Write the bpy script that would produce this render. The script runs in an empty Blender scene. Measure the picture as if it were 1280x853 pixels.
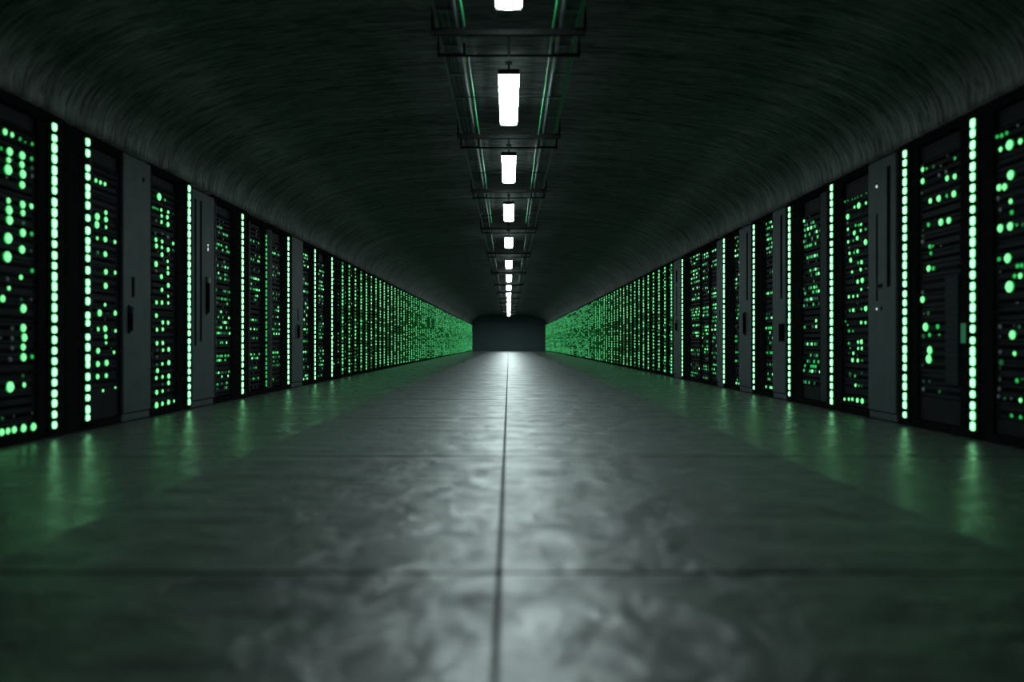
# A vaulted tunnel data hall: rack rows with green lights either side of a concrete walkway
LED_CORE, LED_RIM = 2.6, .75
STAT_CORE, STAT_RIM, STAT_MID, STAT_DIM = 1.6, .6, .55, .09
FAR_CORE, FAR_DIM = 1.05, .14
LAMP = 60.0
FLOOR_R0, FLOOR_R1, FLOOR_BUMP = .35, .53, .05
SLAB0, SLAB1, SLAB_SPEC = (.010,.0135,.014), (.032,.039,.040), (.3, 1.4)
SIDE0, SIDE1 = (.024,.029,.028), (.052,.060,.058)
SIDE_R0, SIDE_R1 = .23, .36
V0, V1 = (.022,.026,.0245), (.185,.202,.193)
WALLCOL = (.055,.085,.10)
SR = 1.2
FSTOP = .9
EXPOSURE = 0.0
CROWN_FILL = 1.7
# lights seen in the nearest bays: (distance along the aisle, height, radius, state)
L0 = [(4.95, 1.948, 0.017, 'b'), (5.022, 1.948, 0.013, 'b'), (5.104, 1.944, 0.01, 'm'), (5.161, 1.94, 0.007, 'm'), (5.235, 1.944, 0.01, 'm'), (4.916, 1.836, 0.008, 'm'), (4.995, 1.836, 0.021, 'b'), (5.124, 1.842, 0.021, 'b'), (5.228, 1.846, 0.012, 'm'), (4.987, 1.781, 0.015, 'b'), (5.122, 1.783, 0.018, 'b'), (5.233, 1.785, 0.01, 'd'), (4.978, 1.72, 0.026, 'b'), (5.13, 1.724, 0.024, 'b'), (5.124, 1.654, 0.02, 'b'), (4.985, 1.528, 0.015, 'b'), (5.128, 1.528, 0.02, 'b'), (5.224, 1.534, 0.015, 'b'), (4.989, 1.469, 0.023, 'b'), (5.133, 1.475, 0.017, 'b'), (4.993, 1.407, 0.023, 'b'), (5.13, 1.347, 0.021, 'b'), (5.23, 1.354, 0.012, 'm'), (4.978, 1.293, 0.028, 'b'), (5.122, 1.239, 0.022, 'b'), (4.97, 1.176, 0.029, 'b'), (5.235, 1.114, 0.011, 'm'), (5.113, 1.061, 0.014, 'b'), (5.233, 1.734, 0.012, 'g'), (5.022, 1.79, 0.009, 'g'), (5.139, 1.411, 0.01, 'd'), (5.224, 1.243, 0.008, 'g'), (4.991, 0.983, 0.012, 'b'), (4.926, 0.914, 0.018, 'b'), (5.117, 0.919, 0.008, 'd'), (5.135, 0.862, 0.024, 'b'), (5.135, 0.737, 0.022, 'b'), (5.146, 0.676, 0.022, 'b'), (5.135, 0.614, 0.018, 'b'), (5.137, 0.549, 0.021, 'b'), (5.235, 0.551, 0.011, 'm'), (5.135, 0.43, 0.01, 'd'), (5.146, 0.371, 0.014, 'b'), (4.997, 0.366, 0.028, 'b'), (4.926, 0.176, 0.01, 'd'), (4.918, 0.092, 0.018, 'b'), (4.978, 0.093, 0.017, 'b'), (5.041, 0.094, 0.018, 'b'), (5.137, 0.094, 0.022, 'b'), (5.244, 0.091, 0.022, 'b'), (4.976, 1.038, 0.012, 'g'), (5.022, 0.731, 0.011, 'g'), (5.022, 0.67, 0.011, 'g'), (5.022, 0.608, 0.011, 'g'), (5.003, 0.538, 0.014, 'g'), (5.224, 0.925, 0.008, 'g'), (5.235, 0.181, 0.007, 'g')]
L1 = [(6.04, 1.869, 0.013, 'b'), (6.108, 1.868, 0.013, 'b'), (6.176, 1.869, 0.013, 'b'), (6.189, 1.65, 0.015, 'b'), (6.056, 1.598, 0.024, 'b'), (6.189, 1.597, 0.018, 'b'), (6.05, 1.536, 0.024, 'b'), (6.192, 1.538, 0.012, 'b'), (6.062, 1.435, 0.011, 'b'), (6.179, 1.441, 0.018, 'b'), (6.332, 1.441, 0.014, 'b'), (6.068, 1.325, 0.013, 'd'), (6.179, 1.328, 0.018, 'b'), (6.186, 1.191, 0.018, 'b'), (6.335, 1.198, 0.014, 'b'), (6.183, 1.083, 0.02, 'b'), (6.179, 0.936, 0.012, 'b'), (6.092, 0.87, 0.021, 'b'), (6.227, 0.874, 0.005, 'd'), (6.335, 0.878, 0.016, 'b'), (6.074, 0.746, 0.013, 'b'), (6.176, 0.751, 0.02, 'b'), (6.341, 0.737, 0.011, 'b'), (6.189, 0.69, 0.015, 'b'), (6.195, 0.642, 0.01, 'b'), (6.071, 0.581, 0.019, 'b'), (6.318, 0.567, 0.011, 'b'), (6.068, 0.481, 0.018, 'b'), (6.198, 0.487, 0.02, 'b'), (6.065, 0.386, 0.016, 'b'), (6.195, 0.388, 0.015, 'b'), (6.148, 0.274, 0.01, 'b'), (6.341, 0.287, 0.009, 'b')]
L2 = [(7.124, 1.944, 0.028, 'b'), (7.258, 1.938, 0.01, 'm'), (7.466, 1.943, 0.005, 'm'), (7.015, 1.831, 0.009, 'm'), (7.06, 1.832, 0.008, 'm'), (7.105, 1.83, 0.008, 'm'), (7.176, 1.835, 0.013, 'b'), (7.322, 1.84, 0.014, 'b'), (7.433, 1.842, 0.008, 'd'), (7.185, 1.783, 0.014, 'b'), (7.302, 1.789, 0.016, 'b'), (7.179, 1.728, 0.015, 'b'), (7.312, 1.725, 0.02, 'b'), (7.066, 1.554, 0.016, 'b'), (7.192, 1.554, 0.015, 'b'), (7.43, 1.565, 0.013, 'b'), (7.075, 1.5, 0.019, 'b'), (7.188, 1.5, 0.014, 'b'), (7.318, 1.496, 0.018, 'b'), (7.433, 1.501, 0.012, 'd'), (7.188, 1.435, 0.018, 'b'), (7.066, 1.339, 0.021, 'b'), (7.309, 1.387, 0.013, 'b'), (7.315, 1.327, 0.014, 'b'), (7.315, 1.28, 0.016, 'b'), (7.176, 1.236, 0.018, 'b'), (7.322, 1.169, 0.018, 'b'), (7.188, 1.119, 0.017, 'b'), (7.06, 1.611, 0.012, 'g'), (7.198, 1.623, 0.011, 'g'), (7.309, 1.61, 0.013, 'g'), (7.075, 1.28, 0.011, 'g'), (7.075, 1.726, 0.011, 'g'), (7.078, 1.0, 0.015, 'b'), (7.188, 1.004, 0.017, 'b'), (7.322, 1.069, 0.012, 'b'), (7.322, 1.007, 0.013, 'b'), (7.075, 0.883, 0.017, 'b'), (7.204, 0.826, 0.017, 'b'), (7.318, 0.826, 0.017, 'b'), (7.087, 0.759, 0.015, 'b'), (7.204, 0.764, 0.015, 'b'), (7.087, 0.638, 0.016, 'b'), (7.204, 0.641, 0.017, 'b'), (7.213, 0.577, 0.014, 'b'), (7.331, 0.582, 0.019, 'b'), (7.087, 0.449, 0.012, 'd'), (7.198, 0.453, 0.014, 'b'), (7.331, 0.461, 0.02, 'b'), (7.096, 0.396, 0.019, 'b'), (7.075, 0.331, 0.015, 'b'), (7.201, 0.337, 0.015, 'b'), (7.331, 0.337, 0.02, 'b'), (7.328, 0.276, 0.019, 'b'), (7.081, 0.203, 0.018, 'b'), (7.204, 0.208, 0.013, 'b'), (7.075, 0.091, 0.024, 'b'), (7.198, 0.095, 0.017, 'b'), (7.325, 0.099, 0.02, 'b'), (7.45, 0.1, 0.012, 'b'), (7.099, 0.576, 0.012, 'g'), (7.093, 0.516, 0.012, 'g'), (7.204, 0.27, 0.011, 'g'), (7.325, 0.209, 0.01, 'g')]
R2 = [(7.423, 1.953, 0.009, 'm'), (7.361, 1.952, 0.005, 'm'), (7.265, 1.945, 0.003, 'm'), (7.202, 1.943, 0.003, 'm'), (7.152, 1.946, 0.004, 'm'), (7.078, 1.946, 0.005, 'm'), (6.98, 1.948, 0.005, 'm'), (7.215, 1.868, 0.012, 'b'), (7.12, 1.866, 0.023, 'b'), (6.983, 1.864, 0.012, 'b'), (7.354, 1.803, 0.022, 'b'), (7.192, 1.698, 0.011, 'm'), (7.126, 1.691, 0.011, 'm'), (7.078, 1.69, 0.012, 'b'), (7.354, 1.687, 0.014, 'b'), (7.215, 1.634, 0.019, 'b'), (7.087, 1.639, 0.012, 'b'), (6.989, 1.634, 0.01, 'm'), (7.155, 1.58, 0.016, 'b'), (7.347, 1.57, 0.014, 'b'), (7.245, 1.569, 0.009, 'm'), (6.986, 1.523, 0.021, 'b'), (7.333, 1.517, 0.008, 'd'), (7.319, 1.463, 0.014, 'b'), (7.225, 1.458, 0.011, 'm'), (7.149, 1.461, 0.015, 'b'), (7.289, 1.396, 0.018, 'b'), (7.139, 1.358, 0.011, 'm'), (7.068, 1.356, 0.015, 'b'), (7.265, 1.286, 0.012, 'b'), (7.087, 1.292, 0.013, 'b'), (6.986, 1.293, 0.005, 'm'), (7.146, 1.189, 0.016, 'b'), (7.052, 1.193, 0.02, 'b'), (7.361, 1.748, 0.011, 'g'), (7.343, 1.636, 0.01, 'g'), (7.075, 1.115, 0.012, 'b'), (6.949, 1.121, 0.004, 'm'), (7.333, 1.064, 0.013, 'b'), (7.241, 1.062, 0.012, 'b'), (7.152, 1.062, 0.012, 'b'), (7.146, 0.994, 0.009, 'd'), (7.316, 0.939, 0.011, 'm'), (7.238, 0.939, 0.015, 'b'), (7.075, 0.941, 0.01, 'm'), (6.983, 0.941, 0.02, 'b'), (7.409, 0.841, 0.008, 'm'), (7.078, 0.822, 0.013, 'b'), (6.993, 0.819, 0.012, 'b'), (7.361, 0.805, 0.008, 'm'), (7.333, 0.752, 0.011, 'm'), (7.252, 0.749, 0.008, 'm'), (7.336, 0.639, 0.011, 'm'), (7.139, 0.65, 0.013, 'b'), (7.068, 0.652, 0.019, 'b'), (7.302, 0.595, 0.008, 'm'), (7.139, 0.592, 0.012, 'b'), (7.062, 0.593, 0.013, 'b'), (7.326, 0.546, 0.008, 'd'), (7.238, 0.548, 0.014, 'b'), (7.252, 0.485, 0.017, 'b'), (7.146, 0.484, 0.015, 'b'), (7.062, 0.486, 0.009, 'm'), (7.309, 0.355, 0.015, 'd'), (7.205, 0.343, 0.011, 'm'), (7.065, 0.376, 0.009, 'd'), (7.192, 0.261, 0.014, 'b'), (7.126, 0.26, 0.009, 'm'), (7.068, 0.259, 0.01, 'd'), (7.437, 0.119, 0.013, 'b'), (7.333, 0.125, 0.014, 'b'), (7.258, 0.13, 0.014, 'b'), (7.152, 0.128, 0.018, 'b'), (7.052, 0.129, 0.02, 'b')]
R1 = [(6.027, 1.948, 0.015, 'b'), (5.973, 1.943, 0.009, 'm'), (5.874, 1.936, 0.011, 'd'), (5.593, 1.932, 0.01, 'm'), (6.024, 1.86, 0.019, 'b'), (5.689, 1.813, 0.016, 'b'), (5.591, 1.805, 0.016, 'b'), (6.039, 1.773, 0.009, 'd'), (5.915, 1.692, 0.017, 'b'), (5.798, 1.689, 0.02, 'b'), (5.694, 1.689, 0.011, 'm'), (5.601, 1.685, 0.02, 'b'), (5.945, 1.52, 0.014, 'm'), (5.769, 1.512, 0.022, 'b'), (5.666, 1.509, 0.02, 'b'), (6.024, 1.489, 0.007, 'd'), (6.024, 1.403, 0.015, 'g'), (5.926, 1.355, 0.013, 'm'), (5.884, 1.354, 0.008, 'm'), (5.912, 1.304, 0.011, 'm'), (5.937, 1.194, 0.02, 'b'), (5.876, 1.188, 0.014, 'm'), (5.796, 1.856, 0.014, 'g'), (5.704, 1.861, 0.013, 'g'), (6.024, 1.447, 0.007, 'd'), (6.024, 0.968, 0.022, 'b'), (5.945, 0.862, 0.013, 'd'), (5.979, 0.761, 0.026, 'b'), (5.817, 0.76, 0.015, 'm'), (6.016, 0.693, 0.015, 'd'), (5.929, 0.701, 0.014, 'm'), (5.798, 0.7, 0.007, 'm'), (5.92, 0.587, 0.025, 'b'), (5.931, 0.523, 0.028, 'b'), (6.016, 0.354, 0.01, 'g'), (5.931, 0.358, 0.01, 'g'), (6.016, 0.292, 0.015, 'g'), (5.79, 0.288, 0.011, 'd'), (6.024, 1.021, 0.013, 'g'), (6.03, 0.472, 0.009, 'g'), (6.007, 0.862, 0.01, 'g')]
R0 = [(5.111, 1.958, 0.011, 'm'), (5.062, 1.954, 0.011, 'm'), (5.011, 1.957, 0.01, 'm'), (5.072, 1.869, 0.014, 'b'), (4.976, 1.873, 0.026, 'b'), (4.876, 1.87, 0.015, 'b'), (4.966, 1.684, 0.025, 'b'), (5.086, 1.629, 0.018, 'b'), (5.029, 1.622, 0.018, 'b'), (4.97, 1.521, 0.013, 'b'), (4.962, 1.451, 0.011, 'm'), (5.072, 1.368, 0.021, 'b'), (4.972, 1.366, 0.022, 'b'), (4.91, 1.364, 0.008, 'm'), (4.852, 1.359, 0.011, 'd'), (5.09, 1.174, 0.012, 'm'), (4.996, 1.17, 0.025, 'b'), (4.905, 1.112, 0.011, 'm'), (4.865, 1.112, 0.011, 'm'), (5.096, 1.561, 0.013, 'g'), (5.076, 1.487, 0.011, 'g'), (4.933, 1.053, 0.011, 'm'), (4.876, 1.05, 0.015, 'b'), (4.976, 0.991, 0.03, 'b'), (4.886, 0.74, 0.01, 'd'), (4.949, 0.691, 0.024, 'b'), (4.933, 0.575, 0.012, 'b'), (5.066, 0.517, 0.016, 'd'), (5.082, 0.408, 0.009, 'd'), (4.909, 0.41, 0.011, 'm'), (4.858, 0.421, 0.005, 'm'), (5.031, 0.291, 0.008, 'd'), (4.875, 0.291, 0.012, 'b'), (4.962, 0.19, 0.01, 'm'), (4.876, 0.188, 0.01, 'm'), (5.076, 0.582, 0.014, 'g'), (5.076, 0.745, 0.013, 'g'), (5.084, 0.348, 0.012, 'g'), (5.092, 0.299, 0.012, 'g'), (4.966, 0.294, 0.008, 'g'), (4.909, 0.888, 0.006, 'g')]
import bpy, math, random
from mathutils import Vector
random.seed(11)
S = bpy.context.scene
C = S.collection

# ------------------------------------------------------------------ helpers
class MB:
    """collects shapes and links them as one mesh object"""
    def __init__(self):
        self.v, self.f, self.m = [], [], []
    def add(self, vs, fs, mi=0):
        b = len(self.v)
        self.v.extend(vs)
        self.f.extend([tuple(i + b for i in q) for q in fs])
        if isinstance(mi, int): self.m.extend([mi] * len(fs))
        else: self.m.extend(mi)
    def box(self, x0, x1, y0, y1, z0, z1, mi=0, b=0.0):
        if x1 < x0: x0, x1 = x1, x0
        if y1 < y0: y0, y1 = y1, y0
        if z1 < z0: z0, z1 = z1, z0
        if b <= 0:
            vs = [(x0,y0,z0),(x1,y0,z0),(x1,y1,z0),(x0,y1,z0),(x0,y0,z1),(x1,y0,z1),(x1,y1,z1),(x0,y1,z1)]
            self.add(vs, [(0,3,2,1),(4,5,6,7),(0,1,5,4),(1,2,6,5),(2,3,7,6),(3,0,4,7)], mi)
            return
        b = min(b, (x1-x0)*.45, (y1-y0)*.45, (z1-z0)*.45)
        X, Y, Z = (x0, x1), (y0, y1), (z0, z1)
        vs, idx = [], {}
        for i in (0,1):
            for j in (0,1):
                for k in (0,1):
                    sx, sy, sz = (1-2*i)*b, (1-2*j)*b, (1-2*k)*b
                    for a in range(3):
                        p = [X[i] + sx, Y[j] + sy, Z[k] + sz]
                        p[a] = (X[i], Y[j], Z[k])[a]
                        idx[(i,j,k,a)] = len(vs); vs.append(tuple(p))
        fs = []
        def q(keys):
            pts = [Vector(vs[idx[k]]) for k in keys]
            c = sum(pts, Vector()) / len(pts)
            n = (pts[1]-pts[0]).cross(pts[2]-pts[0])
            mid = Vector(((x0+x1)/2, (y0+y1)/2, (z0+z1)/2))
            ids = [idx[k] for k in keys]
            if n.dot(c - mid) < 0: ids.reverse()
            fs.append(tuple(ids))
        for s in (0,1):
            q([(s,0,0,0),(s,1,0,0),(s,1,1,0),(s,0,1,0)])
            q([(0,s,0,1),(1,s,0,1),(1,s,1,1),(0,s,1,1)])
            q([(0,0,s,2),(1,0,s,2),(1,1,s,2),(0,1,s,2)])
        for s in (0,1):
            for t in (0,1):
                q([(0,s,t,1),(1,s,t,1),(1,s,t,2),(0,s,t,2)])
                q([(s,0,t,0),(s,1,t,0),(s,1,t,2),(s,0,t,2)])
                q([(s,t,0,0),(s,t,1,0),(s,t,1,1),(s,t,0,1)])
        for i in (0,1):
            for j in (0,1):
                for k in (0,1):
                    q([(i,j,k,0),(i,j,k,1),(i,j,k,2)])
        self.add(vs, fs, mi)
    def dome(self, x, y, z, r, p, rim=1, core=0, n=8, rz=None):
        """round lamp lens standing off a front face towards -y"""
        rz = rz or r
        vs = []
        for k, (rr, pp) in enumerate(((1, 0), (.96, .45), (.7, .85))):
            for i in range(n):
                a = 2*math.pi*(i+.5)/n
                vs.append((x + r*rr*math.cos(a), y - p*pp, z + rz*rr*math.sin(a)))
        vs.append((x, y - p, z))
        fs, ms = [], []
        for k in range(2):
            for i in range(n):
                j = (i+1) % n
                fs.append((k*n+i, k*n+j, (k+1)*n+j, (k+1)*n+i)); ms.append(core if k else rim)
        for i in range(n):
            fs.append((2*n+i, 2*n+(i+1) % n, 3*n)); ms.append(core)
        self.add(vs, fs, ms)
    def lens(self, x, y, z, w, h, p, rim=1, core=0):
        """rounded rectangular lamp lens standing off a front face towards -y"""
        def ring(sx, sz, yy):
            a, c = w/2*sx, h/2*sz
            k = .42*min(a, c)
            return [(x+u, yy, z+t) for u, t in ((-a+k,-c),(a-k,-c),(a,-c+k),(a,c-k),(a-k,c),(-a+k,c),(-a,c-k),(-a,-c+k))]
        vs = ring(1,1,y) + ring(.97,.97,y-p*.35) + ring(.74,.82,y-p)
        fs, ms = [], []
        for k in range(2):
            for i in range(8):
                j = (i+1) % 8
                fs.append((k*8+i, k*8+j, (k+1)*8+j, (k+1)*8+i)); ms.append(core if k else rim)
        fs.append(tuple(range(16, 24))); ms.append(core)
        self.add(vs, fs, ms)
    def tube(self, pts, r, n=8, mi=0, cap=True):
        pts = [Vector(p) for p in pts]
        rings = []
        for i, p in enumerate(pts):
            d = (pts[min(i+1, len(pts)-1)] - pts[max(i-1, 0)]).normalized()
            up = Vector((0,0,1)) if abs(d.z) < .9 else Vector((1,0,0))
            a = d.cross(up).normalized(); b = a.cross(d)
            rings.append([tuple(p + a*r*math.cos(2*math.pi*k/n) + b*r*math.sin(2*math.pi*k/n)) for k in range(n)])
        vs = [q for g in rings for q in g]
        fs = []
        for i in range(len(pts)-1):
            for k in range(n):
                l = (k+1) % n
                fs.append((i*n+k, (i+1)*n+k, (i+1)*n+l, i*n+l))
        if cap:
            fs.append(tuple(range(n))); fs.append(tuple(reversed(range((len(pts)-1)*n, len(pts)*n))))
        self.add(vs, fs, mi)
    def mesh(self, name, mats):
        me = bpy.data.meshes.new(name)
        me.from_pydata(self.v, [], self.f)
        for m in (mats if isinstance(mats, (list, tuple)) else [mats]): me.materials.append(m)
        if any(self.m): me.polygons.foreach_set('material_index', self.m)
        me.update()
        return me
    def build(self, name, mats, parent=None):
        o = bpy.data.objects.new(name, self.mesh(name, mats)); C.objects.link(o)
        if parent is not None: o.parent = parent
        return o

def tag(o, label, cat, group=None, kind=None):
    if label: o['label'] = label
    if cat: o['category'] = cat
    if group: o['group'] = group
    if kind: o['kind'] = kind
    return o
def thing(name, loc=(0,0,0), rz=0.0):
    o = bpy.data.objects.new(name, None); C.objects.link(o)
    o.location = loc; o.rotation_euler = (0,0,rz); o.empty_display_size = .2
    return o
def structure(o, label, cat):
    return tag(o, label, cat, kind='structure')
def link(name, me, parent):
    o = bpy.data.objects.new(name, me); C.objects.link(o); o.parent = parent
    return o
def copy_tree(o, parent=None):
    c = o.copy(); C.objects.link(c)
    if parent is not None: c.parent = parent
    for ch in list(o.children): copy_tree(ch, c)
    return c

# ------------------------------------------------------------------ materials
def nodes(name):
    m = bpy.data.materials.new(name); m.use_nodes = True
    nt = m.node_tree
    return m, nt, nt.nodes['Principled BSDF']
def N(nt, t, **k):
    n = nt.nodes.new(t)
    for a, b in k.items():
        if a in n.inputs: n.inputs[a].default_value = b
        else: setattr(n, a, b)
    return n
def painted(name, col, rough=.45, metal=0.0, var=.25, scale=9, bump=.02, spec=.5):
    m, nt, p = nodes(name)
    tc = N(nt, 'ShaderNodeTexCoord')
    nz = N(nt, 'ShaderNodeTexNoise', Scale=scale, Detail=4.0)
    nt.links.new(tc.outputs['Object'], nz.inputs['Vector'])
    r = N(nt, 'ShaderNodeValToRGB')
    r.color_ramp.elements[0].position = .3; r.color_ramp.elements[1].position = .7
    r.color_ramp.elements[0].color = tuple(c*(1-var) for c in col) + (1,)
    r.color_ramp.elements[1].color = tuple(c*(1+var) for c in col) + (1,)
    nt.links.new(nz.outputs['Fac'], r.inputs['Fac'])
    nt.links.new(r.outputs['Color'], p.inputs['Base Color'])
    p.inputs['Roughness'].default_value = rough
    p.inputs['Metallic'].default_value = metal
    p.inputs['Specular IOR Level'].default_value = spec
    if bump:
        b = N(nt, 'ShaderNodeBump', Strength=bump*10, Distance=.002)
        n2 = N(nt, 'ShaderNodeTexNoise', Scale=scale*12, Detail=3.0)
        nt.links.new(tc.outputs['Object'], n2.inputs['Vector'])
        nt.links.new(n2.outputs['Fac'], b.inputs['Height'])
        nt.links.new(b.outputs['Normal'], p.inputs['Normal'])
    return m
def glow(name, col, strength):
    m, nt, p = nodes(name)
    p.inputs['Base Color'].default_value = (.02,.05,.03,1)
    p.inputs['Roughness'].default_value = .3
    p.inputs['Emission Color'].default_value = tuple(col) + (1,)
    p.inputs['Emission Strength'].default_value = strength
    return m

M = {}
M['black'] = painted('black_powder_coat', (.0055,.0062,.0062), .7, spec=0)
M['post'] = painted('dark_grey_rail_paint', (.014,.018,.019), .6, spec=.06)
M['cabinet'] = painted('slate_cabinet_paint', (.031,.043,.044), .6, 0, .18, 5, spec=.15)
M['groove'] = painted('groove_black', (.004,.005,.005), .6, spec=0)
M['server'] = painted('server_faceplate', (.008,.0095,.011), .6, 0, spec=.04)
M['slot'] = painted('server_slot_black', (.003,.0033,.0036), .7, spec=0)
M['grey'] = painted('unlit_grey_port', (.16,.17,.19), .35)
M['chrome'] = painted('bright_handle_metal', (.35,.38,.38), .28, .9, .1)
M['steel'] = painted('dark_steel_bar', (.006,.007,.007), .6, 0, spec=.05)
M['tray'] = painted('tray_galvanised', (.16,.20,.20), .5, 0, spec=.3)
M['conduit'] = painted('grey_conduit', (.08,.11,.105), .5, 0, spec=.3)
M['jacket'] = painted('green_cable_jacket', (.02,.30,.10), .5, 0, .1, spec=.2)
M['sticker'] = painted('green_sticker', (.03,.30,.12), .5, 0, .1)
M['housing'] = painted('lamp_housing', (.03,.035,.035), .4)
M['led_core'] = glow('strip_led_core', (.30,1.0,.42), LED_CORE)
M['led_rim'] = glow('strip_led_rim', (.012,1.0,.13), LED_RIM)
M['stat_core'] = glow('status_bright_core', (.20,1.0,.32), STAT_CORE)
M['stat_rim'] = glow('status_bright_rim', (.02,1.0,.15), STAT_RIM)
M['stat_mid'] = glow('status_green', (.03,1.0,.16), STAT_MID)
M['stat_dim'] = glow('status_dim_green', (.04,.9,.22), STAT_DIM)
M['far_core'] = glow('far_led_core', (.13,1.0,.32), FAR_CORE)
M['far_dim'] = glow('far_led_dim', (.025,1.0,.13), FAR_DIM)
M['white_dot'] = glow('white_indicator', (.9,1,.95), .9)
M['crown_fill'] = glow('added_crown_glow', (.80,1.0,.98), CROWN_FILL)  # added fill emission for the crown, not a real lamp part
M['lamp'] = glow('ceiling_lamp_diffuser', (.80,1.0,.98), LAMP)

# floor concrete: cloudy polished slabs
def concrete(name, c0, c1, r0, r1, streak, spec=(.4,.6), relief=1.0):
    m, nt, p = nodes(name)
    tc = N(nt, 'ShaderNodeTexCoord')
    def noise(scale, vec, detail=5.0, rough=.6, dist=0.0):
        mp = N(nt, 'ShaderNodeMapping'); mp.inputs['Scale'].default_value = vec
        nt.links.new(tc.outputs['Object'], mp.inputs['Vector'])
        n = N(nt, 'ShaderNodeTexNoise', Scale=scale, Detail=detail, Roughness=rough, Distortion=dist)
        nt.links.new(mp.outputs['Vector'], n.inputs['Vector'])
        return n
    a = noise(4.4, (1,1.0,1), 6.0, .58, .4)
    b = noise(1.6, (.55,2.6,1), 5.0, .6, .3)
    mx = N(nt, 'ShaderNodeMix'); mx.data_type = 'FLOAT'
    mx.inputs[0].default_value = streak
    nt.links.new(a.outputs['Fac'], mx.inputs[2]); nt.links.new(b.outputs['Fac'], mx.inputs[3])
    r = N(nt, 'ShaderNodeValToRGB')
    r.color_ramp.elements[0].position = .32; r.color_ramp.elements[1].position = .68
    r.color_ramp.elements[0].color = c0 + (1,); r.color_ramp.elements[1].color = c1 + (1,)
    nt.links.new(mx.outputs[0], r.inputs['Fac'])
    nt.links.new(r.outputs['Color'], p.inputs['Base Color'])
    mr = N(nt, 'ShaderNodeMapRange')
    mr.inputs['From Min'].default_value = .35; mr.inputs['From Max'].default_value = .65
    mr.inputs['To Min'].default_value = r1; mr.inputs['To Max'].default_value = r0
    nt.links.new(mx.outputs[0], mr.inputs['Value'])
    nt.links.new(mr.outputs['Result'], p.inputs['Roughness'])
    bn = N(nt, 'ShaderNodeBump', Strength=1.0, Distance=FLOOR_BUMP*relief)
    nt.links.new(mx.outputs[0], bn.inputs['Height'])
    n3 = noise(34, (.5,1.6,1), 3.0)
    b2 = N(nt, 'ShaderNodeBump', Strength=.12, Distance=.003)
    nt.links.new(n3.outputs['Fac'], b2.inputs['Height'])
    nt.links.new(bn.outputs['Normal'], b2.inputs['Normal'])
    nt.links.new(b2.outputs['Normal'], p.inputs['Normal'])
    ms = N(nt, 'ShaderNodeMapRange')
    ms.inputs['From Min'].default_value = .36; ms.inputs['From Max'].default_value = .64
    ms.inputs['To Min'].default_value = spec[0]; ms.inputs['To Max'].default_value = spec[1]
    nt.links.new(mx.outputs[0], ms.inputs['Value'])
    nt.links.new(ms.outputs['Result'], p.inputs['Specular IOR Level'])
    return m
M['slab'] = concrete('polished_concrete_walkway', SLAB0, SLAB1, FLOOR_R0, FLOOR_R1, .45, SLAB_SPEC)
M['side'] = concrete('polished_concrete_margin', SIDE0, SIDE1, SIDE_R0, SIDE_R1, .4, (.5, 1.0), .4)
M['bed'] = painted('slab_joint_bed', (.006,.0075,.0075), .9, spec=.05)

# ceiling: sprayed concrete brushed crosswise along the arch
def vault_material():
    m, nt, p = nodes('brushed_concrete_vault')
    uv = N(nt, 'ShaderNodeUVMap'); uv.uv_map = 'arch'
    def noise(sx, sy, scale, detail, dist=0.0):
        mp = N(nt, 'ShaderNodeMapping'); mp.inputs['Scale'].default_value = (sx, sy, 1)
        nt.links.new(uv.outputs['UV'], mp.inputs['Vector'])
        n = N(nt, 'ShaderNodeTexNoise', Scale=scale, Detail=detail, Roughness=.6, Distortion=dist)
        nt.links.new(mp.outputs['Vector'], n.inputs['Vector'])
        return n
    fine = noise(4.0, 34, 1.0, 4.0, .9)
    broad = noise(.45, 5, 1.0, 4.0, .4)
    cloud = noise(.5, .5, 1.0, 3.0)
    mx = N(nt, 'ShaderNodeMix'); mx.data_type = 'FLOAT'; mx.inputs[0].default_value = .33
    nt.links.new(fine.outputs['Fac'], mx.inputs[2]); nt.links.new(broad.outputs['Fac'], mx.inputs[3])
    r = N(nt, 'ShaderNodeValToRGB')
    r.color_ramp.elements[0].position = .40; r.color_ramp.elements[1].position = .62
    r.color_ramp.elements[0].color = V0 + (1,); r.color_ramp.elements[1].color = V1 + (1,)
    nt.links.new(mx.outputs[0], r.inputs['Fac'])
    r2 = N(nt, 'ShaderNodeMapRange')
    r2.inputs['From Min'].default_value = .3; r2.inputs['From Max'].default_value = .7
    r2.inputs['To Min'].default_value = .8; r2.inputs['To Max'].default_value = 1.15
    nt.links.new(cloud.outputs['Fac'], r2.inputs['Value'])
    mul = N(nt, 'ShaderNodeVectorMath', operation='SCALE')
    nt.links.new(r.outputs['Color'], mul.inputs[0]); nt.links.new(r2.outputs['Result'], mul.inputs['Scale'])
    nt.links.new(mul.outputs['Vector'], p.inputs['Base Color'])
    p.inputs['Roughness'].default_value = .75
    p.inputs['Specular IOR Level'].default_value = .3
    b = N(nt, 'ShaderNodeBump', Strength=1.0, Distance=.03)
    nt.links.new(mx.outputs[0], b.inputs['Height'])
    nt.links.new(b.outputs['Normal'], p.inputs['Normal'])
    return m
M['vault'] = vault_material()
M['wall'] = painted('dark_end_wall_paint', WALLCOL, .6, 0, .12, 1.2)

# ------------------------------------------------------------------ the setting
HW = 3.1            # half width between the rack fronts
EYE = .639
END = 68.4          # end wall
TOP = 2.225         # where the vault springs
CROWN = 3.05

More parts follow.
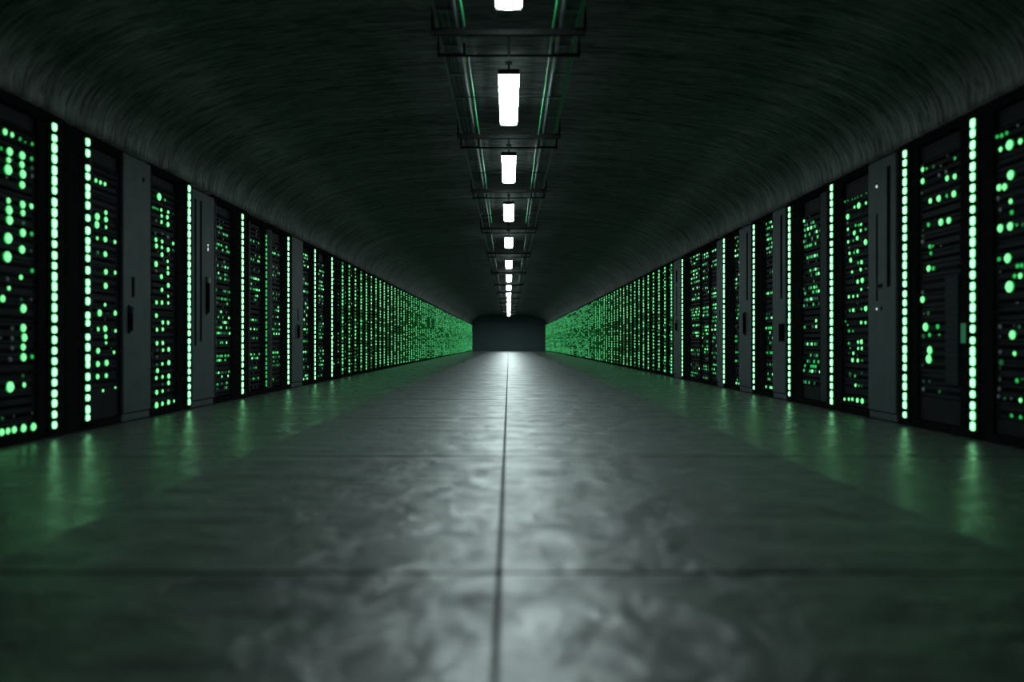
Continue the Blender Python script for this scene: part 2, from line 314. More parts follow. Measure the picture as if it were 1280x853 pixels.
fl, sd, bd = MB(), MB(), MB()
JX, JY = -.027, .0
rows = [(-1.0, -.074)]
y = -.074
while y < END:
    rows.append((y, min(y + 2.3, END))); y += 2.3
g = .011
for a, b in rows:
    if b - a < .05: continue
    fl.box(-1.5, JX-.0075, a+g, b-g, -.03, 0)
    fl.box(JX+.0075, 1.53, a+g, b-g, -.03, 0)
    sd.box(-3.98, -1.501, a+g, b-g, -.03, -.0015)
    sd.box(1.531, 3.98, a+g, b-g, -.03, -.0015)
bd.box(-3.98, 3.98, -1.0, END, -.12, -.006)
floor = fl.build('floor', M['slab'])
structure(floor, 'grey polished concrete walkway of large slabs down the middle', 'floor')
margin = sd.build('floor_margin', M['side'])
structure(margin, 'concrete floor margins along both rack rows, tinted by green light', 'floor')
bed = bd.build('floor_base', M['bed'])
structure(bed, 'dark bed showing in the joints between the floor slabs', 'floor')

# vault
prof = []
NN = 72
EXP = 2.35
for i in range(NN+1):
    t = math.pi * i / NN
    c, s_ = math.cos(t), math.sin(t)
    x = -math.copysign(abs(c)**(2/EXP), c) * (HW + .02)
    z = TOP + (CROWN - TOP) * abs(s_)**(2/EXP)
    prof.append((x, z))
prof = [(-3.98, TOP)] + prof + [(3.98, TOP)]
arc = [0]
for i in range(1, len(prof)): arc.append(arc[-1] + math.dist(prof[i], prof[i-1]))
ys = [0.0] + [1.0*k for k in range(1, 68)] + [END]
vb = MB()
n = len(prof)
for yy in ys: vb.v.extend([(x, yy, z) for x, z in prof])
for j in range(len(ys)-1):
    for i in range(n-1):
        vb.f.append((j*n+i, j*n+i+1, (j+1)*n+i+1, (j+1)*n+i)); vb.m.append(0)
# outer shell gives the vault its thickness
o0 = len(vb.v)
for yy in (ys[0], ys[-1]): vb.v.extend([(x*1.04, yy, z+.25) for x, z in prof])
for i in range(n-1):
    vb.f.append((o0+i, o0+n+i, o0+n+i+1, o0+i+1)); vb.m.append(0)
ceiling = vb.build('ceiling', M['vault'])
uvl = ceiling.data.uv_layers.new(name='arch')
for poly in ceiling.data.polygons:
    poly.use_smooth = True
    for li in poly.loop_indices:
        vi = ceiling.data.loops[li].vertex_index
        if vi < o0: uvl.data[li].uv = (arc[vi % n], ceiling.data.vertices[vi].co.y)
        else: uvl.data[li].uv = (arc[(vi-o0) % n], ceiling.data.vertices[vi].co.y)
structure(ceiling, 'low vaulted concrete ceiling with brushed crosswise streaks', 'ceiling')

w = MB(); w.box(-4.2, 4.2, END, END+.2, -.12, 3.3)
structure(w.build('wall_back', M['wall']), 'dark blank wall closing the far end of the tunnel', 'wall')
w = MB(); w.box(-4.2, -3.98, -1, END, -.12, 2.5)
structure(w.build('wall_left', M['wall']), 'dark side wall behind the left rack row', 'wall')
w = MB(); w.box(3.98, 4.2, -1, END, -.12, 2.5)
structure(w.build('wall_right', M['wall']), 'dark side wall behind the right rack row', 'wall')

# ------------------------------------------------------------------ racks
DEPTH = .8
class Side:
    def __init__(self, s): self.s = s
    def root(self, name, Y0, Y1):
        self.yc = (Y0+Y1)/2
        return thing(name, (self.s*HW, self.yc, 0), -self.s*math.pi/2)
    def x(self, Y): return (Y - self.yc) * (-self.s)      # aisle position -> local x
L, R = Side(-1), Side(1)
ROOT_MATS = [M['stat_core'], M['stat_rim'], M['stat_mid'], M['stat_dim'], M['grey']]

def frame_mesh(Sd, Y0, Y1, H, openings, mats_post=False):
    """rack shell with a face pierced by openings (Ya, Yb)"""
    x0, x1 = sorted((Sd.x(Y0+.004), Sd.x(Y1-.004)))
    m = MB()
    m.box(x0, x0+.02, .03, DEPTH, .02, H-.02)
    m.box(x1-.02, x1, .03, DEPTH, .02, H-.02)
    m.box(x0, x1, DEPTH-.02, DEPTH, .02, H-.02)
    m.box(x0, x1, 0, DEPTH, H-.075, H, 0, .006)          # header
    m.box(x0, x1, .0, DEPTH, .0, .055, 0, .006)         # plinth
    ops = sorted(tuple(sorted((Sd.x(a), Sd.x(b)))) for a, b in openings)
    cur = x0
    for a, b in ops + [(x1, x1)]:
        if a - cur > .012: m.box(cur, a, 0, .09, .055, H-.075, 0, .005)
        cur = b
    return m

def make_server_unit(x0, x1, z0, z1, rnd, grille=False):
    m = MB()
    m.box(x0+.002, x1-.002, .022, .62, z0+.002, z1-.002, 0, .003)
    h, wd = z1-z0, x1-x0
    m.box(x0+.004, x0+.02, .016, .024, z0+.006, z1-.006, 0, .002)      # rack ears
    m.box(x1-.02, x1-.004, .016, .024, z0+.006, z1-.006, 0, .002)
    kind = rnd.random()
    nrow = max(1, int(h/.045))
    for r in range(nrow):
        zc = z0 + h*(r+.5)/nrow
        if kind < .55:
            nc = rnd.choice((3,4,5))
            for c in range(nc):
                a = x0 + .03 + (wd-.06)*c/nc
                m.box(a, a+(wd-.06)/nc-.008, .0185, .03, zc-.012, zc+.012, 1, .002)
                if rnd.random() < .22:
                    m.box(a+.006, a+.02, .016, .03, zc-.006, zc+.006, 2, .001)
        else:
            m.box(x0+.03, x1-.03, .0185, .03, zc-.014, zc+.014, 1, .002)
            for c in range(int((wd-.08)/.022)):
                a = x0+.036+c*.022
                m.box(a, a+.006, .0165, .03, zc-.011, zc+.011, 0)
    return m
MAT_UNIT = [M['server'], M['slot'], M['grey']]

def status_dome(kind, r):
    m = MB()
    if kind == 'b': m.dome(0, 0, 0, r, r*.55, 1, 0, 10)
    elif kind == 'm': m.dome(0, 0, 0, r, r*.55, 2, 2, 8)
    elif kind == 'd': m.dome(0, 0, 0, r, r*.55, 3, 3, 8)
    else: m.dome(0, 0, 0, r, r*.55, 4, 4, 8)
    return m
_dome_cache = {}
def dome_mesh(kind, r):
    key = (kind, round(r*500))
    if key not in _dome_cache:
        _dome_cache[key] = status_dome(kind, round(r*500)/500).mesh('status_light', ROOT_MATS)
    return _dome_cache[key]

_lens_cache = {}
def lens_mesh(w_, h_, k):
    key = (round(w_*2000), round(h_*2000), k)
    if key not in _lens_cache:
        m = MB(); rim, core = dict(b=(1,0), m=(2,2), d=(3,3), g=(4,4))[k]
        m.lens(0, 0, 0, w_, h_, .006, rim, core)
        _lens_cache[key] = m.mesh('status_light', ROOT_MATS)
    return _lens_cache[key]

def bay(Sd, root, Ya, Yb, z0, z1, rnd, lights=None, random_lights=None, grille=None, blank=None):
    """a column of server units with their own lights"""
    a, b = sorted((Sd.x(Ya), Sd.x(Yb)))
    zs = [z0]
    while zs[-1] < z1 - .02:
        h = rnd.choice((.089,.089,.133,.133,.178)) if random_lights is None else rnd.choice((.133,.178,.178,.222))
        nz = zs[-1] + h
        if z1 - nz < .08: nz = z1
        zs.append(nz)
    units = []
    for q0, q1 in zip(zs, zs[1:]):
        u = make_server_unit(a, b, q0, q1, rnd).build('server_unit', MAT_UNIT, root)
        units.append((q0, q1, u))
    def host(z):
        for q0, q1, u in units:
            if q0 <= z < q1: return u
        return units[-1][2] if z > z0 else units[0][2]
    if lights:
        for Y, z, r, k in lights:
            o = link('status_light', dome_mesh(k, max(r*SR, .006)), host(z))
            o.location = (min(max(Sd.x(Y), a+.012), b-.012), .021, z)
    if random_lights:
        dens, w_, h_, gapz = random_lights
        far = min(Ya, Yb) > 11
        spots = []
        for q0, q1, u in units:
            z = q0 + gapz*.55
            while z < q1 - .012:
                if rnd.random() < dens:
                    x = a + .025 + rnd.random()*.05
                    run = rnd.random()
                    while x < b - .03:
                        if rnd.random() < .35 + .5*run:
                            k = rnd.random()
                            kind = 'b' if k < .22 else 'm' if k < .62 else 'd' if k < .88 else 'g'
                            spots.append((x, z, rnd.choice((.75,1,1,1.25)), kind, u))
                        x += w_*rnd.choice((1.35,1.6,1.6,2.4))
                z += gapz*rnd.uniform(.85,1.15)
        KM = dict(b=(1,0), m=(2,2), d=(3,3), g=(4,4))
        if not far:
            used = root.get('lamp_count', 0)
            spots.sort(key=lambda t: -t[2])
            own, spots = spots[:100-used], spots[100-used:]
            root['lamp_count'] = used + len(own)
            for x, z, f, k, u in own:
                o = link('status_light', lens_mesh(w_*f, h_, k), u); o.location = (x, .021, z)
        if spots:
            m = MB()
            for x, z, f, k, u in spots: m.lens(x, .021, z, w_*f, h_, .006, KM[k][0], KM[k][1])
            tag(m.build('status_light_bank', ROOT_MATS, root), None, None, None, 'stuff')
    return units

_led_cache = {}
def led_mesh(w_, h_, dim=False):
    key = (round(w_*1000), round(h_*1000), dim)
    if key not in _led_cache:
        m = MB(); m.lens(0, 0, 0, w_, h_, .013, 1, 0)
        _led_cache[key] = m.mesh('led_lamp', [M['stat_mid'] if dim else M['led_core'], M['stat_dim'] if dim else M['led_rim']])
    return _led_cache[key]

def led_strip(Sd, root, Y, z0, z1, count, rnd, w_=.046, jitter=.12, tall=.8, dim=False):
    x = Sd.x(Y)
    m = MB()
    m.box(x-.045, x+.045, -.018, .02, z0-.05, z1+.05, 0, .004)
    m.box(x-.031, x+.031, -.022, 0, z0-.045, z1+.045, 1, .002)
    st = m.build('led_strip', [M['black'], M['groove']], root)
    p = (z1-z0)/(count-1)
    for i in range(count):
        h_ = p*tall*rnd.choice((.9,1,1,1.06,.82) if jitter else (1,))
        o = link('led_lamp', led_mesh(w_*rnd.choice((.94,1,1.05)), h_, dim), st)
        o.location = (x, -.022, z0 + i*p + rnd.uniform(-1,1)*p*jitter*.5)
    return st

def panel(Sd, root, Ya, Yb, H, name='filler_panel', mat='post', proud=.012):
    a, b = sorted((Sd.x(Ya), Sd.x(Yb)))
    m = MB(); m.box(a+.003, b-.003, -proud, .03, .06, H-.08, 0, .006)
    return m.build(name, M[mat], root)

def rack(Sd, Y0, Y1, H, label, bays, strips, seed, panels=(), group=None):
    rnd = random.Random(seed)
    root = Sd.root('server_rack', Y0, Y1)
    tag(root, label, 'server rack', group)
    frame_mesh(Sd, Y0, Y1, H, [(q[0], q[1]) for q in bays]).build('rack_frame', M['black'], root)
    for q in bays:
        Ya, Yb = q[0], q[1]
        kw = q[2]
        a, b = sorted((Sd.x(Ya), Sd.x(Yb)))
        z0, z1 = kw.pop('z', (.06, H-.085))
        if z1 < H - .1:                                   # blank head plate above the servers
            m = MB(); m.box(a+.003, b-.003, .03, .07, z1+.004, H-.08, 0, .004)
            m.build('head_plate', M['server'], root)
        if z0 > .08:
            m = MB(); m.box(a+.003, b-.003, .02, .07, .06, z0-.004, 0, .004)
            m.build('foot_plate', M['server'], root)
        bay(Sd, root, Ya, Yb, z0, z1, rnd, **kw)
    for q in strips:
        led_strip(Sd, root, q[0], q[1], q[2], q[3], rnd, **(q[4] if len(q) > 4 else {}))
    for q in panels:
        panel(Sd, root, q[0], q[1], H, **(q[2] if len(q) > 2 else {}))
    return root

def cabinet(Sd, Y0, Y1, H, label, details):
    root = Sd.root('equipment_cabinet', Y0, Y1)
    tag(root, label, 'cabinet')
    x0, x1 = sorted((Sd.x(Y0+.004), Sd.x(Y1-.004)))
    m = MB(); m.box(x0, x1, .02, DEPTH, 0, H-.005, 0, .006)
    m.build('cabinet_body', M['black'], root)
    m = MB()
    m.box(x0+.004, x1-.004, -.012, .022, .07, H-.03, 0, .007)
    m.box(x0+.004, x1-.004, .0, .022, .005, .064, 0, .005)
    grooves = [d for d in details if d[0] in ('groove', 'recess')]
    door = m.build('door', M['cabinet'], root)
    for d in details:
        k = d[0]; x = Sd.x(d[1])
        if k == 'groove':                                # dark inlaid channel: (Y, width, z0, z1)
            q = MB(); wd = d[2]/2
            q.box(x-wd, x+wd, -.0135, .0, d[3], d[4], 0, .001)
            for sgn in (-1, 1):
                q.box(x+sgn*(wd+.004)-.004, x+sgn*(wd+.004)+.004, -.017, 0, d[3]-.006, d[4]+.006, 1, .002)
            q.build('door_channel', [M['groove'], M['post']], door)
        elif k == 'recess':
            q = MB(); wd = d[2]/2
            q.box(x-wd, x+wd, -.0135, 0, d[3], d[4], 0, .001)
            for zz in (d[3], d[4]):
                q.box(x-wd-.006, x+wd+.006, -.018, 0, zz-.006, zz+.006, 1, .002)
            q.build('latch_recess', [M['groove'], M['post']], door)
        elif k == 'handle':                               # swing handle: plate, grip, lock
            z0, z1 = d[2], d[3]
            q = MB()
            q.box(x-.022, x+.022, -.02, 0, z0, z1, 0, .006)
            q.box(x-.012, x+.012, -.045, -.02, z0+.02, z1-.06, 0, .006)
            q.box(x-.016, x+.016, -.05, -.012, z1-.07, z1-.012, 1, .008)
            ho = q.build('handle', [M['groove'], M['chrome'] if len(d) > 4 else M['post']], door)
        elif k == 'hole':
            q = MB(); q.dome(x, -.012, d[2], d[3], .004, 0, 0, 12)
            q.build('vent_cap', M['groove'], door)
        elif k == 'dot':
            q = MB()
            q.dome(x, -.012, d[2], d[3]*1.5, .006, 1, 1, 12)
            q.dome(x, -.017, d[2], d[3], .006, 0, 0, 12)
            q.build('indicator_light', [M['white_dot'], M['post']], door)
        elif k == 'twin':
            q = MB(); q.box(x-.014, x+.014, -.016, 0, d[2]-.045, d[2]+.045, 1, .002)
            q.lens(x, -.016, d[2]+.024, .016, .022, .003, 0, 0); q.lens(x, -.016, d[2]-.018, .016, .036, .003, 0, 0)
            q.build('indicator_light', [M['white_dot'], M['post']], door)
    return root

rn = random.Random(5)
def extra(Ya, Yb, n_):      # lights outside what the picture shows of the nearest bays
    return [(rn.uniform(Ya, Yb), rn.uniform(.2, 2.0), rn.uniform(.009,.02), rn.choice('bmmdg')) for _ in range(n_)]

# ---- left row
rack(L, 4.25, 5.60, 2.20, 'nearest left server rack, cut off by the picture edge, with one lit bottom row',
     [(4.35, 5.27, dict(lights=L0 + extra(4.4, 4.84, 38), z=(.06, 2.02)))], [(5.41, .085, 2.10, 29)], 1)
rack(L, 5.60, 6.405, 2.19, 'left server rack with the light strip at its near edge, before the first grey cabinet',
     [(5.94, 6.385, dict(lights=L1, z=(.30, 2.0)))], [(5.838, .085, 2.09, 27, dict(jitter=.5, tall=.72))], 2, [(5.885, 5.93)])
cabinet(L, 6.405, 6.91, 2.205, 'nearest grey cabinet on the left, with two dark latches and one vent cap',
        [('hole', 6.76, 2.02, .022), ('recess', 6.575, .05, 1.02, 1.18), ('handle', 6.50, .72, .95)])
rack(L, 6.915, 7.80, 2.20, 'left server rack between two grey cabinets, three columns of round lights and a strip',
     [(6.95, 7.475, dict(lights=L2, z=(.06, 2.04)))], [(7.69, .075, 2.125, 29, dict(jitter=.08, tall=.86))], 3)
cabinet(L, 7.80, 8.40, 2.19, 'second grey cabinet on the left, with long channels, swing handle and small white indicator',
        [('groove', 7.88, .03, .62, 2.06), ('groove', 8.02, .03, .66, 2.06), ('twin', 8.20, 1.62), ('handle', 8.17, .93, 1.32, 1)])
rack(L, 8.40, 9.50, 2.20, 'left server rack just past the swing handle cabinet, dashes of light and one strip',
     [(8.47, 8.97, dict(random_lights=(.62, .034, .026, .052), z=(.07, 2.03)))], [(9.23, .085, 2.10, 28, dict(jitter=.1, tall=.84))], 4, [(8.405, 8.455)])
rr = rack(L, 9.50, 10.30, 2.18, 'left server rack with a dim green column, third beyond the first cabinet',
     [(9.60, 10.05, dict(random_lights=(.66, .034, .026, .055), z=(.07, 2.05)))], [(10.13, .10, 2.0, 34, dict(jitter=.3, tall=.7, w_=.03, dim=True))], 5, [(9.505, 9.56), (10.2, 10.295)])
rack(L, 10.30, 11.40, 2.19, 'left server rack with a bright strip, directly before the third grey cabinet',
     [(10.47, 10.92, dict(random_lights=(.6, .036, .028, .055), z=(.07, 2.02)))], [(11.15, .09, 2.10, 29, dict(jitter=.1, tall=.82))], 6, [(10.305, 10.45)])
cabinet(L, 11.40, 12.02, 2.20, 'third and last grey cabinet on the left, narrow with two dark latches',
        [('recess', 11.72, .05, .98, 1.14), ('handle', 11.70, .70, .92)])
rack(L, 12.02, 13.0, 2.19, 'left server rack with a bright strip, directly past the third grey cabinet',
     [(12.06, 12.46, dict(random_lights=(.7, .04, .03, .058)))], [(12.68, .09, 2.10, 29, dict(jitter=.1))], 7)
rack(L, 13.0, 14.4, 2.20, 'left server rack with two light bays beside one strip, second past the third cabinet',
     [(13.02, 13.5, dict(random_lights=(.72, .045, .028, .058), z=(.07, 2.0))), (14.02, 14.3, dict(random_lights=(.6, .04, .028, .06)))],
     [(13.9, .09, 2.10, 29, dict(jitter=.15))], 8)

# ---- right row
rack(R, 4.25, 5.41, 2.20, 'nearest right server rack, cut off by the right edge, large scattered lights and a strip',
     [(4.35, 5.12, dict(lights=R0 + extra(4.4, 4.80, 34), z=(.16, 2.0)))], [(5.299, .085, 2.10, 29)], 21)
rb = rack(R, 5.41, 6.375, 2.20, 'right server rack with sparse lights, a vent grille and a green sticker',
     [(5.50, 6.07, dict(lights=R1, z=(.24, 2.0)))], [(6.206, .085, 2.11, 29)], 22)
cabinet(R, 6.38, 6.885, 2.20, 'nearest grey cabinet on the right, with a long channel and two white indicators',
        [('groove', 6.50, .045, 1.1, 2.08), ('groove', 6.71, .012, 1.0, 1.72), ('dot', 6.70, 1.952, .012), ('dot', 6.70, .926, .010), ('recess', 6.66, .10, 1.10, 1.13), ('hole', 6.63, .926, .018)])
rack(R, 6.89, 7.76, 2.195, 'right server rack past the nearest grey cabinet, many small lights and a strip',
     [(6.90, 7.44, dict(lights=R2, z=(.07, 1.92)))], [(7.617, .08, 2.12, 28, dict(jitter=.12, tall=.84))], 23)
rack(R, 7.765, 8.925, 2.20, 'right server rack with a grey side post, directly before the black recess cabinet',
     [(7.98, 8.48, dict(random_lights=(.62, .036, .03, .055), z=(.2, 1.98)))], [(8.76, .085, 2.11, 29, dict(jitter=.12, tall=.82))], 24, [(7.77, 7.94)])
cabinet(R, 8.93, 9.38, 2.20, 'second grey cabinet on the right, with a channel and a square black recess',
        [('groove', 9.06, .045, 1.15, 2.09), ('recess', 9.05, .2, .66, .86)])
rack(R, 9.385, 10.19, 2.19, 'right server rack between the second and the third grey cabinets',
     [(9.40, 9.72, dict(random_lights=(.62, .034, .03, .055), z=(.08, 2.1)))], [(10.03, .085, 2.10, 29, dict(jitter=.12))], 25)
cabinet(R, 10.195, 10.74, 2.19, 'third grey cabinet on the right, with a slim channel above one handle',
        [('groove', 10.36, .04, 1.2, 2.07), ('handle', 10.44, .74, 1.05)])
rack(R, 10.745, 11.54, 2.195, 'right server rack between the third and the fourth grey cabinets',
     [(10.77, 11.04, dict(random_lights=(.66, .036, .03, .058)))], [(11.42, .09, 2.10, 29, dict(jitter=.12))], 26)
cabinet(R, 11.545, 11.9, 2.18, 'fourth grey cabinet on the right, very narrow and plain', [('recess', 11.7, .04, .98, 1.12)])
rack(R, 11.905, 12.93, 2.195, 'right server rack with two light bays and no strip, past the fourth cabinet',
     [(11.94, 12.32, dict(random_lights=(.72, .04, .03, .055))), (12.42, 12.9, dict(random_lights=(.72, .04, .03, .055)))], [], 27)
rack(R, 12.935, 14.38, 2.20, 'right server rack with a bright strip, directly before the last grey cabinet',
     [(13.0, 13.72, dict(random_lights=(.72, .04, .03, .058)))], [(14.16, .09, 2.10, 29, dict(jitter=.12))], 28)
cabinet(R, 14.385, 15.0, 2.19, 'last grey cabinet on the right, before the unbroken far racks',
        [('recess', 14.72, .12, 1.75, 1.98), ('groove', 14.72, .03, 1.15, 1.68), ('handle', 14.7, .86, 1.08, 1)])

# grille and sticker on the right-hand near rack, sticker on the left one
R.yc = (5.41+6.375)/2
m = MB()
a, b = sorted((R.x(5.53), R.x(5.70)))
m.box(a, b, .008, .02, .34, 1.12, 0, .003)
for i in range(5):
    for k in range(17):
        xa = a + .014 + i*(b-a-.028)/5
        m.box(xa, xa+(b-a-.028)/5-.007, .0065, .012, .36+k*.044, .36+k*.044+.034, 1)
m.build('vent_grille', [M['server'], M['post']], rb)
m = MB(); xs = R.x(5.452); m.box(xs-.03, xs+.03, -.004, .001, .64, .775, 0, .001)
m.build('green_sticker', M['sticker'], rb)

# ---- the unbroken far rows
def column_rack_meshes(seed):
    rnd = random.Random(seed)
    wd = .31
    fr = MB()
    fr.box(-wd+.003, wd-.003, .06, DEPTH, .0, 2.19)
    fr.box(-wd+.003, wd-.003, 0, .1, 2.165, 2.20, 0, .004)
    fr.box(-wd+.003, wd-.003, 0, .1, 0, .055, 0, .004)
    for a, b in ((-wd+.003, -.20), (-.075, .035), (.24, wd-.003)):
        fr.box(a, b, 0, .07, .055, 2.165, 0, .004)
    st = MB()
    n_ = 28 + seed % 6
    for i in range(n_):
        z = .09 + (2.125-.09)*i/(n_-1) + rnd.uniform(-.006,.006)
        st.lens(.135, .0, z, .062*rnd.uniform(.8,1.1), .045*rnd.uniform(.8,1.15), .020, 1, rnd.choice((0,0,1)))
        st.box(.06, .22, .03, .075, z-.03, z+.03, 2)
    ra = MB()
    for i in range(n_):
        z = .09 + (2.125-.09)*i/(n_-1)
        ra.box(-.195, -.08, .03, .075, z-.029, z+.029, 2)
        for x in (-.165, -.11):
            if rnd.random() < .72:
                ra.lens(x+rnd.uniform(-.01,.01), .03, z+rnd.uniform(-.008,.008), .04*rnd.uniform(.6,1.1), .034*rnd.uniform(.7,1.1), .014, 1, rnd.choice((0,1,1,1)))
    mats = [M['far_core'], M['far_dim'], M['server']]
    return fr.mesh('rack_frame', M['black']), st.mesh('led_column', mats), ra.mesh('status_light_bank', mats)
VAR = [column_rack_meshes(100+i) for i in range(12)]
ORD = ['first', 'second', 'third', 'fourth', 'fifth', 'sixth', 'seventh', 'eighth', 'ninth', 'tenth']
def far_row(Sd, Y0, pitch, word, lead, skip):
    rnd = random.Random(77 + Sd.s)
    k = 0
    while Y0 + pitch*(k+1) < 67.5:
        root = Sd.root('server_rack', Y0+pitch*k, Y0+pitch*(k+1))
        if k < len(ORD):
            tag(root, '%s narrow server rack %s, dotted green light columns' % (ORD[k], lead), 'server rack', 'near part of the unbroken %s rack row' % word)
        else:
            tag(root, 'narrow server rack deep in the unbroken %s row, merging into a field of green dots' % word, 'server rack', 'far racks of the unbroken %s row' % word)
        v = VAR[rnd.randrange(12)]
        link('rack_frame', v[0], root)
        link('led_column', VAR[rnd.randrange(12)][1], root)
        link('status_light_bank', VAR[rnd.randrange(12)][2], root)
        root.location.z = 0
        k += 1
    return Y0 + pitch*k
far_row(L, 14.42, .622, 'left', 'beyond the last wide rack on the left', 0)
far_row(R, 15.01, .630, 'right', 'beyond the last grey cabinet on the right', 0)

# ------------------------------------------------------------------ ceiling lights
LZ = 2.84
lights_y = [(3.74, 5.28), (6.56, 8.09), (9.40, 11.02), (12.68, 14.50), (16.7, 18.5), (21.3, 23.6), (25.9, 28.7), (30.4, 33.2), (34.9, 37.6), (39.0, 42.0),
            (43.6, 46.6), (48.0, 51.0), (52.4, 55.4), (56.8, 59.8), (61.2, 64.2)]
NAMES = ['nearest bright white ceiling light, cut off by the top edge', 'second bright white ceiling light, the longest whole one in view'] + \
        ['bright white ceiling light, %s along the central line from the camera' % o for o in
         ('third','fourth','fifth','sixth','seventh','eighth','ninth','tenth','eleventh','twelfth','thirteenth','fourteenth','fifteenth')]
def crown_z(x): 
    return TOP + (CROWN-TOP) * (1 - (abs(x)/(HW+.02))**EXP)**(1/EXP)
for (a, b), lab in zip(lights_y, NAMES):
    yc, hl, hw = (a+b)/2, (b-a)/2, .083
    root = thing('ceiling_light', (0, yc, LZ))
    tag(root, lab, 'ceiling light', 'ceiling lights down the middle of the vault')
    m = MB(); m.box(-hw-.006, hw+.006, -hl-.004, hl+.004, .0145, .052, 0, .008)
    m.build('housing', M['housing'], root)
    m = MB(); m.box(-.05, .05, -hl+.06, hl-.06, .046, .055, 0, .002)
    m.build('added_crown_fill', M['crown_fill'], root)  # glowing strip added on top of the housing to brighten the vault
    for s_ in (-1, 1):  # opaque plates added to stop light leaving the diffuser ends
        m = MB(); m.box(-hw-.004, hw+.004, s_*(hl+.001), s_*(hl+.009), .001, .045, 0, .003)
        m.build('added_end_light_stop', M['housing'], root)
    # diffuser: rounded-corner box, bottom and sides glow
    m = MB(); r_ = .022
    def ring(ins, z):
        pts = []
        for cx, cy, a0 in ((hw-r_, hl-r_, 0), (-hw+r_, hl-r_, 90), (-hw+r_, -hl+r_, 180), (hw-r_, -hl+r_, 270)):
            for k in range(4):
                an = math.radians(a0 + 30*k)
                pts.append((cx + (r_-ins)*math.cos(an), cy + (r_-ins)*math.sin(an), z))
        return pts
    vs = ring(0, .016) + ring(0, .0135) + [(x*.4, y, z) for x, y, z in ring(.0, .004)]
    fs = []
    for k in range(2):
        for i in range(16):
            j = (i+1) % 16
            fs.append((k*16+i, (k+1)*16+i, (k+1)*16+j, k*16+j))
    fs.append(tuple(reversed(range(32, 48))))
    m.add(vs, fs, 0)
    m.build('diffuser', M['lamp'], root)
    for s_ in (-.6, .6):
        m = MB(); m.tube([(0, hl*s_, .045), (0, hl*s_, CROWN-LZ-.002)], .008)
        m.box(-.03, .03, hl*s_-.03, hl*s_+.03, CROWN-LZ-.014, CROWN-LZ-.001, 0, .003)
        m.build('hanger_rod', M['steel'], root)

# ------------------------------------------------------------------ cable trays, bars, cables
Y_A, Y_B = 3.2, 64.5
def tray(s, lab):
    root = thing('cable_tray', (s*.43, Y_A, 2.869))
    tag(root, lab, 'cable tray', 'cable trays beside the ceiling lights')
    Lh = Y_B - Y_A
    for x in (-.065, .065):
        m = MB()
        m.box(x-.009, x+.009, 0, Lh, -.022, .03, 0, .003)
        m.box(x-.016, x+.016, 0, Lh, .026, .034, 0, .002)
        m.build('rail', M['tray'], root)
    rung = MB(); rung.box(-.06, .06, -.018, .018, -.016, -.004, 0, .003)
    rme = rung.mesh('rung', M['tray'])
    k = 0
    y = .25
    while y < Lh:
        o = link('rung', rme, root); o.location = (0, y, 0); y += .63; k += 1
    return k
tray(-1, 'grey ladder cable tray left of the ceiling lights')
tray(1, 'grey ladder cable tray right of the ceiling lights')

thick = [5.50, 8.28, 11.22, 14.9, 19.0, 24.2, 29.2, 33.8, 38.3, 42.8, 47.3, 51.7, 56.1, 60.5]
thin = [5.98, 8.80, 11.85, 15.6, 20.0, 25.0, 29.8]
hair = [7.0, 10.1, 13.5]
def bar(yc, h, wd, lab, grp, clamp=True, half=.53):
    root = thing('support_bar', (0, yc, 2.798))
    tag(root, lab, 'support bar', grp)
    m = MB(); m.box(-half, half, -wd/2, wd/2, -h, 0, 0, .004)
    if h > .05:
        m.box(-half+.02, half-.02, -wd/2-.004, -wd/2+.002, -h*.62, -h*.38, 0, .001)
    m.build('bar', M['steel'], root)
    if clamp:
        for s in (-1, 1):
            c = MB()
            c.box(s*.43-.1, s*.43+.1, -.018, .018, -.010, .006, 0, .004)
            for x in (-.096, .096):
                c.box(s*.43+x-.008, s*.43+x+.008, -.014, .014, .0, .085, 0, .003)
            c.tube([(s*.43+s*.096, 0, -.02), (s*.43+s*.096, 0, .10)], .007)
            c.build('clamp', M['steel'], root)
            d = MB(); xx = s*.43+s*.096
            d.tube([(xx, 0, 0), (xx, 0, crown_z(xx)-2.798-.002)], .006)
            d.build('drop_rod', M['steel'], root)
    return root
ordw = ['nearest', 'second', 'third', 'fourth', 'fifth', 'sixth', 'seventh', 'eighth', 'ninth', 'tenth', 'eleventh', 'twelfth', 'thirteenth', 'fourteenth']
bars = {}
for i, yc in enumerate(thick):
    bars[yc] = bar(yc, .042, .034, '%s thick black bar crossing between the two cable trays' % ordw[i], 'thick bars under the cable trays')
for i, yc in enumerate(thin):
    bar(yc, .016, .018, '%s thin black bar crossing between the two cable trays' % ordw[i], 'thin bars under the cable trays')
for i, yc in enumerate(hair):
    bar(yc, .008, .012, '%s hair-thin black rod crossing above a ceiling light' % ordw[i], 'thin rods across the trays', clamp=False, half=.46)
for i in range(5):                                        # lengthwise spacer between a thick bar and the thin bar behind it
    m = MB(); m.tube([(0, .016, -.010), (0, thin[i]-thick[i]-.012, -.010)], .009)
    m.build('spacer_rod', M['conduit'], bars[thick[i]])

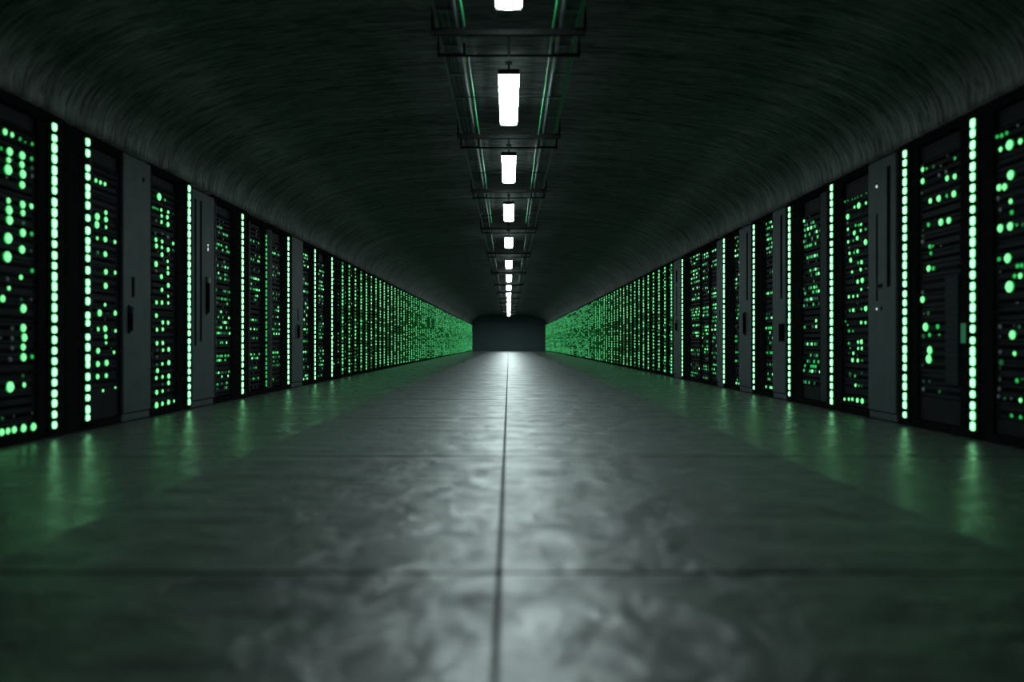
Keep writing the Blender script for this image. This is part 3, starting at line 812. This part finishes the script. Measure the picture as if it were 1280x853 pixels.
def cable(name, x0, z0, ya, yb, r, mat, lab, seed, amp=.006, sag=.0, n_=80):
    rnd = random.Random(seed)
    ph = [rnd.uniform(0, 6.28) for _ in range(4)]
    pts = []
    for i in range(n_+1):
        y = ya + (yb-ya)*i/n_
        x = x0 + amp*(math.sin(y*1.7+ph[0]) + .6*math.sin(y*3.9+ph[1]))
        z = z0 + r + amp*.4*(math.sin(y*2.3+ph[2])+1) - sag*math.sin(math.pi*(i/n_))
        pts.append((x, y, z))
    m = MB(); m.tube(pts, r, 8)
    o = m.build(name, mat)
    for p in o.data.polygons: p.use_smooth = True
    tag(o, lab, 'cable')
    return o
TZ = 2.865
cable('power_cable', -.455, TZ, 3.3, 64, .012, M['conduit'], 'grey cable lying near the outer rail of the left tray', 1, .004)
cable('power_cable', -.415, TZ, 3.3, 64, .015, M['conduit'], 'thicker grey cable lying along the middle of the left tray', 2, .004)
cable('power_cable', .400, TZ, 3.3, 64, .014, M['conduit'], 'grey cable lying near the inner rail of the right tray', 3, .004)
cable('power_cable', .428, TZ, 3.3, 30, .006, M['conduit'], 'thin grey cable in the middle of the right tray', 4, .004)
cable('data_cable', -.312, 2.813, 3.3, 5.52, .011, M['jacket'], 'bright green cable on the left tray, in front of the nearest thick bar', 5, .002, 0, 24)
cable('data_cable', -.312, 2.813, 5.95, 14.5, .009, M['jacket'], 'long thin green cable along the inner edge of the left tray', 6, .002, 0, 60)
cable('data_cable', .312, 2.813, 3.3, 14.5, .010, M['jacket'], 'long thin green cable along the inner edge of the right tray', 7, .002, 0, 70)
cable('data_cable', .474, 2.810, 3.3, 8.7, .013, M['jacket'], 'thick bright green cable under the outer rail of the right tray', 8, .002, 0, 40)

# sensor dome hung from the vault beyond the third thick bar
root = thing('smoke_detector', (-.005, 15.9, CROWN-.005))
tag(root, 'small dark ceiling sensor between the fourth and fifth lights', 'smoke detector')
m = MB(); m.tube([(0,0,.002),(0,0,-.13)], .012); m.box(-.05,.05,-.05,.05,-.02,.003,0,.006); m.build('stem', M['steel'], root)
m = MB(); m.tube([(0,0,-.13),(0,0,-.145),(0,0,-.16)], .05, 14); m.tube([(0,0,-.16),(0,0,-.185)], .03, 12, 1); m.build('sensor_head', [M['steel'], M['groove']], root)

# ------------------------------------------------------------------ camera, world, view
cam = bpy.data.cameras.new('camera'); co = bpy.data.objects.new('camera', cam); C.objects.link(co)
co.location = (0, 0, EYE); co.rotation_euler = (math.pi/2, 0, 0)
cam.sensor_fit = 'HORIZONTAL'; cam.sensor_width = 36.0
cam.lens = 36.0*1000/1280
cam.shift_x = 4/1280; cam.shift_y = 2.8/1280
cam.clip_start = .05; cam.clip_end = 300
cam.dof.use_dof = True
cam.dof.focus_distance = 13.0
cam.dof.aperture_fstop = FSTOP
S.camera = co

wd = bpy.data.worlds.new('world'); S.world = wd; wd.use_nodes = True
bg = wd.node_tree.nodes['Background']
bg.inputs['Color'].default_value = (.02,.03,.03,1); bg.inputs['Strength'].default_value = .02

S.view_settings.view_transform = 'Standard'
S.view_settings.look = 'None'
S.view_settings.exposure = EXPOSURE
S.view_settings.gamma = 1.0
S.view_settings.use_curve_mapping = False
S.cycles.use_denoising = True
S.cycles.max_bounces = 8
S.cycles.diffuse_bounces = 4
S.cycles.glossy_bounces = 4
S.cycles.sample_clamp_indirect = 4.0
S.cycles.use_light_tree = True
